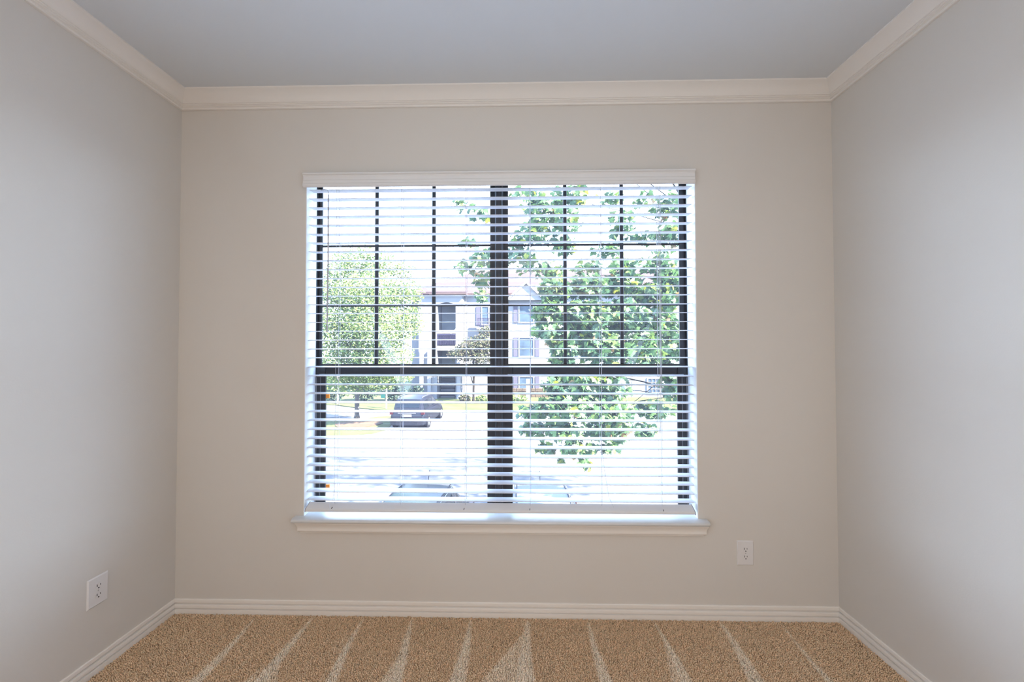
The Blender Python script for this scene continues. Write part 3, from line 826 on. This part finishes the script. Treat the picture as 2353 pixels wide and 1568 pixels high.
m.box(o0, o1, TYf+.0, TYf+.08, zz(771), zz(768))
bpart('railing', m, M['rail'])
for k in range(7):                                             # stair flight
    y = 869+k*8.2
    a_ = PB(1016-k*.5, y+5, TYf+.6+(.25*(6-k))); b_ = PB(1046, y, TYf+.6+(.25*(6-k)))
    bpart('stair_tread', MB().box(a_.x, b_.x, TYf+.35+.25*(6-k), TYf+.85+.25*(6-k), a_.z, b_.z), M['step'])
m = MB(); p = PB(1048, 755, TYf-.1); q = PB(1036, 768, TYf-.1); m.tube([p, q], .03, 5); bpart('handrail', m, M['btrim'])
for px in (968, 986, 1054):
    bpart('column', MB().box(PB(px-4, 800, TYf-.25).x, PB(px+4, 800, TYf-.25).x, TYf-.25, TYf-.01, GZ, zz(806)), M['btrim'])
# downspout
m = MB().tube([PB(1069, 695, BY-1.3), PB(1069, 925, BY-1.3)], .05, 6)
bpart('downspout', MB().box(PB(1067, 700, BY-.2).x, PB(1071, 700, BY-.2).x, BY-.15, BY-.02, GZ, PB(1069, 694).z), M['btrim'])
# roofs


def hip(x0, x1, y0, y1, z0, h, ov=.5, ridge=True):
    x0 -= ov; x1 += ov; y0 -= ov; y1 += ov
    wy = (y1-y0)/2; wx = min(wy, (x1-x0)/2)
    v = [(x0, y0, z0), (x1, y0, z0), (x1, y1, z0), (x0, y1, z0), (x0+wx, (y0+y1)/2, z0+h), (x1-wx, (y0+y1)/2, z0+h),
         (x0, y0, z0-.22), (x1, y0, z0-.22), (x1, y1, z0-.22), (x0, y1, z0-.22)]
    return MB().add(v, [(0, 1, 5, 4), (1, 2, 5), (2, 3, 4, 5), (3, 0, 4), (0, 6, 7, 1), (1, 7, 8, 2), (2, 8, 9, 3), (3, 9, 6, 0), (9, 8, 7, 6)])


bpart('roof', hip(PB(935, 800).x, 26, BY+.3, BY+12, ez+.05, 3.3, .6), M['roof'])
bpart('roof', hip(T0, T1, TYf, BY+4, ez, 1.5, .35), M['roof'])
bpart('fascia', MB().box(T0-.2, T1+.2, TYf-.25, TYf-.0, ez-.24, ez-.02), M['shutter'])
# gable over the shuttered windows
ga, gb, gp = PB(1168, 690, BY-.5), PB(1250, 690, BY-.5), PB(1209, 652, BY-.5)
m = MB().add([(ga.x, BY-.5, ga.z), (gb.x, BY-.5, gb.z), (gp.x, BY-.5, gp.z), (ga.x, BY+3, ga.z), (gb.x, BY+3, gb.z), (gp.x, BY+3, gp.z)], [(0, 1, 2), (3, 5, 4), (0, 2, 5, 3), (1, 4, 5, 2), (0, 3, 4, 1)])
bpart('gable', m, M['stucco'])
for s0, s1 in ((ga, gp), (gp, gb)):
    m = MB(); v = Vector((0, 0, .22)); a_, b_ = Vector(s0), Vector(s1)
    d = (b_-a_).normalized()*.25
    a_ -= d if s0 is ga else Vector(); b_ += d if s1 is gb else Vector()
    m.add([a_+Vector((0, -.2, 0)), b_+Vector((0, -.2, 0)), b_+v+Vector((0, -.2, 0)), a_+v+Vector((0, -.2, 0)), a_+Vector((0, 3.4, 0)), b_+Vector((0, 3.4, 0)), b_+v+Vector((0, 3.4, 0)), a_+v+Vector((0, 3.4, 0))],
          [(0, 1, 2, 3), (4, 7, 6, 5), (0, 4, 5, 1), (3, 2, 6, 7), (1, 5, 6, 2), (0, 3, 7, 4)])
    bpart('gable_trim', m, M['btrim'])


def bwin(x0, x1, y0, y1, shut=True, Y=BY):
    f = bpart('window', MB().add(*_ring(x0-2.5, x1+2.5, y0-2.5, y1+3, x0, x1, y0, y1, Y)), M['btrim'])
    for ya, yb in ((y0, (y0+y1)/2-.6), ((y0+y1)/2+.6, y1)):
        bpart('pane', pbox(x0, x1, ya, yb, Y-.03, Y+.02), M['bglass'], f)
    if shut:
        for xa, xb in ((x0-14, x0-5), (x1+5, x1+14)):
            sh = pbox(xa, xb, y0-1, y1+2, Y-.07, Y)
            bpart('shutter', sh, M['shutter'])


def _ring(X0, X1, Y0, Y1, x0, x1, y0, y1, Y):
    A = [PB(X0, Y1, Y), PB(X1, Y1, Y), PB(X1, Y0, Y), PB(X0, Y0, Y)]; Bq = [PB(x0, y1, Y), PB(x1, y1, Y), PB(x1, y0, Y), PB(x0, y0, Y)]
    vs = [(p.x, Y-.08, p.z) for p in A]+[(p.x, Y-.08, p.z) for p in Bq]+[(p.x, Y, p.z) for p in A]+[(p.x, Y, p.z) for p in Bq]
    fs = []
    for i in range(4):
        k = (i+1) % 4
        fs += [(i, k, 4+k, 4+i), (i, 8+i, 8+k, k), (4+i, 4+k, 12+k, 12+i)]
    return vs, fs


for y0, y1 in ((702, 740), (777, 818), (867, 904)):
    bwin(1194, 1225, y0, y1)
    bwin(1330, 1361, y0, y1)
    bwin(1420, 1440, y0, y1, False)
bwin(1108, 1122, 706, 745, True)
m = MB(); rx0, rx1 = PB(1098, 800, BY-.5).x, PB(1136, 800, BY-.5).x
zt_, zb_ = PB(1110, 731, BY-.5).z, PB(1110, 754, BY-.5).z
for k in range(15):
    x = rx0+(rx1-rx0)*k/14; m.box(x-.02, x+.02, BY-.5, BY-.46, zb_, zt_)
m.box(rx0, rx1, BY-.52, BY-.44, zt_-.05, zt_); bpart('balcony_railing', m, M['rail'])
bpart('balcony_slab', MB().box(rx0-.1, rx1+.1, BY-.55, BY, zb_-.12, zb_), M['btrim'])
# stone plinth
x = PB(1172, 900).x
i = 0
while x < 8:
    wd_ = random.uniform(.35, .7)
    for rr_ in range(3):
        z0 = GZ+.02+rr_*.28; dx = .17*(rr_ % 2)
        bpart('stone', MB().bbox(x+dx, x+dx+wd_-.03, BY-.14-random.uniform(0, .04), BY-.005, z0, z0+.255, .02), M['stone'])
    x += wd_
bpart('porch_post', MB().box(PB(1209, 900, BY-2).x, PB(1218, 900, BY-2).x, BY-2, BY-1.65, GZ, PB(1213, 872, BY-2).z), M['btrim'])
# arched entry and gridded window at the right
ea, eb = PB(1452, 900, BY-.02), PB(1480, 900, BY-.02); N = 10
zt0, ztp = PB(1466, 880).z, PB(1466, 868).z; cx_ = (ea.x+eb.x)/2; hw_ = (eb.x-ea.x)/2
pts = [(ea.x, GZ), (eb.x, GZ)]+[(cx_+hw_*math.cos(PI*k/N), zt0+(ztp-zt0)*math.sin(PI*k/N)) for k in range(N+1)]
m = MB().rows([[(x, BY-.03, z) for x, z in pts], [(x, BY+.03, z) for x, z in pts]], True); bpart('entry_arch', m, M['recess'])
f = bpart('window', MB().add(*_ring(1486, 1518, 868, 905, 1489, 1515, 871, 902, BY)), M['btrim'])
bpart('pane', pbox(1489, 1515, 871, 902, BY-.03, BY+.02), M['bglass'], f)
m = MB()
for k in (1, 2):
    x = 1489+26*k/3; a_ = PB(x, 902); b_ = PB(x, 871); m.box(a_.x-.025, a_.x+.025, BY-.07, BY-.03, a_.z, b_.z)
for k in (1, 2, 3):
    y = 871+31*k/4; a_ = PB(1489, y); b_ = PB(1515, y); m.box(a_.x, b_.x, BY-.07, BY-.03, a_.z-.025, a_.z+.025)
bpart('window_grid', m, M['btrim'], f)

# teal sign on its post, pale lamp post
sp = gr(888, 941)
st = thing('yard_sign', 'small teal sign hanging beside a white post on the lawn', 'sign', (sp.x, sp.y, GZ+.06))
hp = at(888, 886, sp.y).z-GZ
obj('post', MB().box(-.04, .04, -.04, .04, 0, hp), M['btrim'], st)
obj('arm', MB().box(-.42, .02, -.02, .02, hp-.42, hp-.36), M['btrim'], st)
pz = at(880, 912, sp.y).z-GZ
obj('sign_board', MB().bbox(-.40, -.10, -.03, .0, pz-.16, pz+.16, .01), M['teal'], st)
lp = gr(776, 930)
ob = MB().box(lp.x-.05, lp.x+.05, lp.y-.05, lp.y+.05, GZ, at(776, 868, lp.y).z); ob.box(lp.x-.09, lp.x+.09, lp.y-.09, lp.y+.09, at(776, 872, lp.y).z, at(776, 864, lp.y).z)
obj('bollard_post', ob, M['btrim'], label='thin white post on the lawn left of the tree trunk', cat='post')

# ------------------------------------------------------------------ vehicles


def vehicle(label, loc, rz, paint, L=4.7, W=1.9, H=1.68, style='suv', belt=1.02, rw=.62, antenna=False):
    t = thing('suv' if style == 'suv' else 'hatchback', label, 'car', loc, rz)
    hw = W/2
    # lower body, rear at y=0, front at y=L
    st_ = [(0, .84, .42, .86), (.06, .93, .32, belt-.06), (.25, .985, .26, belt), (.9, 1, .22, belt+.01), (L*.5, 1, .22, belt-.01), (L*.68, 1, .22, belt-.04), (L*.86, .97, .24, belt-.14), (L*.96, .90, .28, belt-.26), (L, .80, .38, belt-.38)]
    rows = []
    for y, k, zl, zh in st_:
        w_ = hw*k; half = [(w_*.90, zl), (w_*.985, zl+.10), (w_, (zl+zh)/2), (w_*.985, zh-.14), (w_*.93, zh-.03), (w_*.80, zh)]
        rows.append([(x, y, z) for x, z in half]+[(-x, y, z) for x, z in half[::-1]])
    body = obj('body', MB().rows(rows, True), paint, t); auto_smooth(body, 50)
    # cabin
    if style == 'suv':
        g = [(.12, .88, .74, belt-.02, belt+.04), (.42, .90, rw+.13, belt-.02, H-.06), (.75, .90, rw+.14, belt-.02, H), (L*.42, .90, rw+.14, belt-.02, H), (L*.54, .90, rw+.12, belt-.02, H-.05), (L*.74, .88, .80, belt-.06, belt+.0)]
    else:
        g = [(.10, .86, .66, belt-.02, belt+.05), (.62, .88, rw, belt-.02, H-.07), (.85, .88, rw+.02, belt-.02, H), (L*.46, .88, rw+.02, belt-.02, H), (L*.54, .88, rw, belt-.02, H-.05), (L*.76, .86, .78, belt-.06, belt+.0)]
    rows = []
    for y, kb, kt, zb, zt in g:
        half = [(hw*kb, zb), (hw*kt*1.02, zt-(zt-zb)*.12), (hw*kt*.93, zt), (hw*kt*.45, zt+.02)]
        rows.append([(x, y, z) for x, z in half]+[(-x, y, z) for x, z in half[::-1]])
    cab = obj('cabin', MB().rows(rows, True), paint, t); auto_smooth(cab, 35)

    def sect(y):
        for i in range(len(g)-1):
            if g[i][0] <= y <= g[i+1][0]:
                f = (y-g[i][0])/(g[i+1][0]-g[i][0]); return [a*(1-f)+b*f for a, b in zip(g[i][1:], g[i+1][1:])]

    def side_pt(y, f, s):
        kb, kt, zb, zt = sect(y); z1 = zt-(zt-zb)*.12
        x = hw*kb*(1-f)+hw*kt*1.02*f
        return (s*(x+.012), y, zb*(1-f)+z1*f)
    ys = ([.38, 1.15], [1.22, 2.05], [2.12, 3.0]) if style == 'suv' else ([.55, 1.0], [1.08, 1.85], [1.92, 2.75])
    for s in (-1, 1):
        for i, (a_, b_) in enumerate(ys):
            q0, q1 = a_, b_
            t0 = max(a_+(.10 if i == 0 else 0), g[1][0]); t1 = min(b_-(.45 if i == 2 else 0), L)
            pts = [side_pt(q0, .18, s), side_pt(q1, .18, s), side_pt(t1, .92, s), side_pt(t0, .92, s)]
            inn = [(p[0]-s*.02, p[1], p[2]) for p in pts]
            obj('side_window', MB().rows([pts, inn], True), M['carglass'], t)
        for yw in (.88, L-.95):
            ar = obj('wheel_arch', MB().disc_cyl((s*(hw-.10), yw, .36), (s, 0, 0), .41, .108, 20), M['blacktrim'], t)
            wh = obj('wheel', MB().disc_cyl((s*(hw-.17), yw, .345), (s, 0, 0), .345, .185, 20, .335), M['tyre'], t)
            obj('rim', MB().disc_cyl((s*(hw+.010), yw, .345), (s, 0, 0), .235, .012, 16, .21), M['rim'], wh)
        tl = MB().box(*sorted((s*hw*.80, s*hw*.965)), -.02, .22, belt-.17, belt-.04)
        obj('tail_light', tl, M['taillight'], t)
        if style == 'suv':
            obj('roof_rail', MB().tube([(s*hw*.70, .55, H+.01), (s*hw*.71, .7, H+.06), (s*hw*.71, L*.45, H+.06), (s*hw*.70, L*.49, H)], .018, 6), M['chrome'], t)
        else:
            obj('roof_seam', MB().tube([(s*hw*rw*.93, .70, H+.002), (s*hw*rw*.96, 1.4, H+.014), (s*hw*rw*.93, L*.5, H-.01)], .012, 5), M['blacktrim'], t)
            obj('drip_rail', MB().tube([(s*hw*rw*1.02, .68, H-.03), (s*hw*rw*1.05, 1.4, H-.02), (s*hw*rw*1.02, L*.5, H-.04)], .010, 5), M['chrome'], t)
        obj('door_mirror', MB().bbox(*sorted((s*(hw+.02), s*(hw+.20))), L*.66, L*.72, belt-.02, belt+.14, .02), paint, t)
    # rear glass, windshield
    a0, a1 = g[0], g[1]
    f0, f1 = .22, .88
    P0 = [(-1, f0), (1, f0), (1, f1), (-1, f1)]
    pts = []
    for s, f in P0:
        y = a0[0]*(1-f)+a1[0]*f; z = a0[4]*(1-f)+a1[4]*f; x = hw*(a0[2]*(1-f)+a1[2]*f)*.86
        pts.append((s*x, y-.015, z+.012))
    obj('rear_window', MB().rows([pts, [(x, y+.02, z-.02) for x, y, z in pts]], True), M['carglass'], t)
    a0, a1 = g[-2], g[-1]
    pts = []
    for s, f in [(-1, .08), (1, .08), (1, .9), (-1, .9)]:
        y = a0[0]*(1-f)+a1[0]*f; z = a0[4]*(1-f)+a1[4]*f; x = hw*(a0[2]*(1-f)+a1[2]*f)*.88
        pts.append((s*x, y+.01, z+.03))
    obj('windshield', MB().rows([pts, [(x, y-.02, z-.03) for x, y, z in pts]], True), M['carglass'], t)
    bp = MB().rows([[(x*hw, y, z) for x, y in ((-.97, .30), (-.93, .02), (-.6, -.06), (.6, -.06), (.93, .02), (.97, .30))] for z in (.30, .42, .56, .60)])
    bp = MB().rows([[(x*hw*(1 if 0 < i < 3 else .97), y, z) for x, y in ((-.99, .32), (-.94, .0), (-.6, -.07), (.6, -.07), (.94, .0), (.99, .32))] for i, z in enumerate((.28, .36, .56, .62))])
    obj('bumper', bp, M['blacktrim'] if style == 'suv' else paint, t)
    obj('number_plate', MB().bbox(-.26, .26, -.05, .03, .72, .86, .004) if style == 'suv' else MB().bbox(-.26, .26, -.02, .03, .66, .78, .004), M['plate_white'], t)
    if style == 'suv':
        obj('tailgate_trim', MB().box(-.48, .48, -.03, .03, .89, .93), M['chrome'], t)
    if antenna:
        obj('antenna', MB().tube([(0, .72, H), (0, .60, H+.24)], .008, 5), M['blacktrim'], t)
    return t


s0 = gr(942, 985)
vehicle('dark grey SUV parked at the curb beside the lawn island', (s0.x-.02, s0.y-.55, GZ), -math.radians(2.0), M['suv'], L=4.75, W=1.92, H=1.66, style='suv')


def facing(px, py, H, Lc, back, label, paint, rz, **k):
    """car facing the window: point of the roof `back` metres from its rear is seen at (px, py)"""
    c = gr(px, py, GZ+H)
    loc = Vector((c.x, c.y, GZ))-Matrix.Rotation(PI+rz, 3, 'Z') @ Vector((0, back, 0))
    vehicle(label, loc, PI+rz, paint, L=Lc, W=1.78, H=H, style='hatch', belt=.95, antenna=True, **k)


facing(975, 1120, 1.50, 4.1, .95, 'teal grey hatchback with glossy roof, parked below the left window', M['sedan'], math.radians(-5), rw=.60)
facing(1244, 1128, 1.48, 4.3, 1.1, 'white hatchback parked below the right window beside the mullion', M['whitecar'], math.radians(1), rw=.60)

SC.cycles.max_bounces = 10
SC.cycles.transparent_max_bounces = 16
SC.cycles.caustics_reflective = False
SC.cycles.caustics_refractive = False
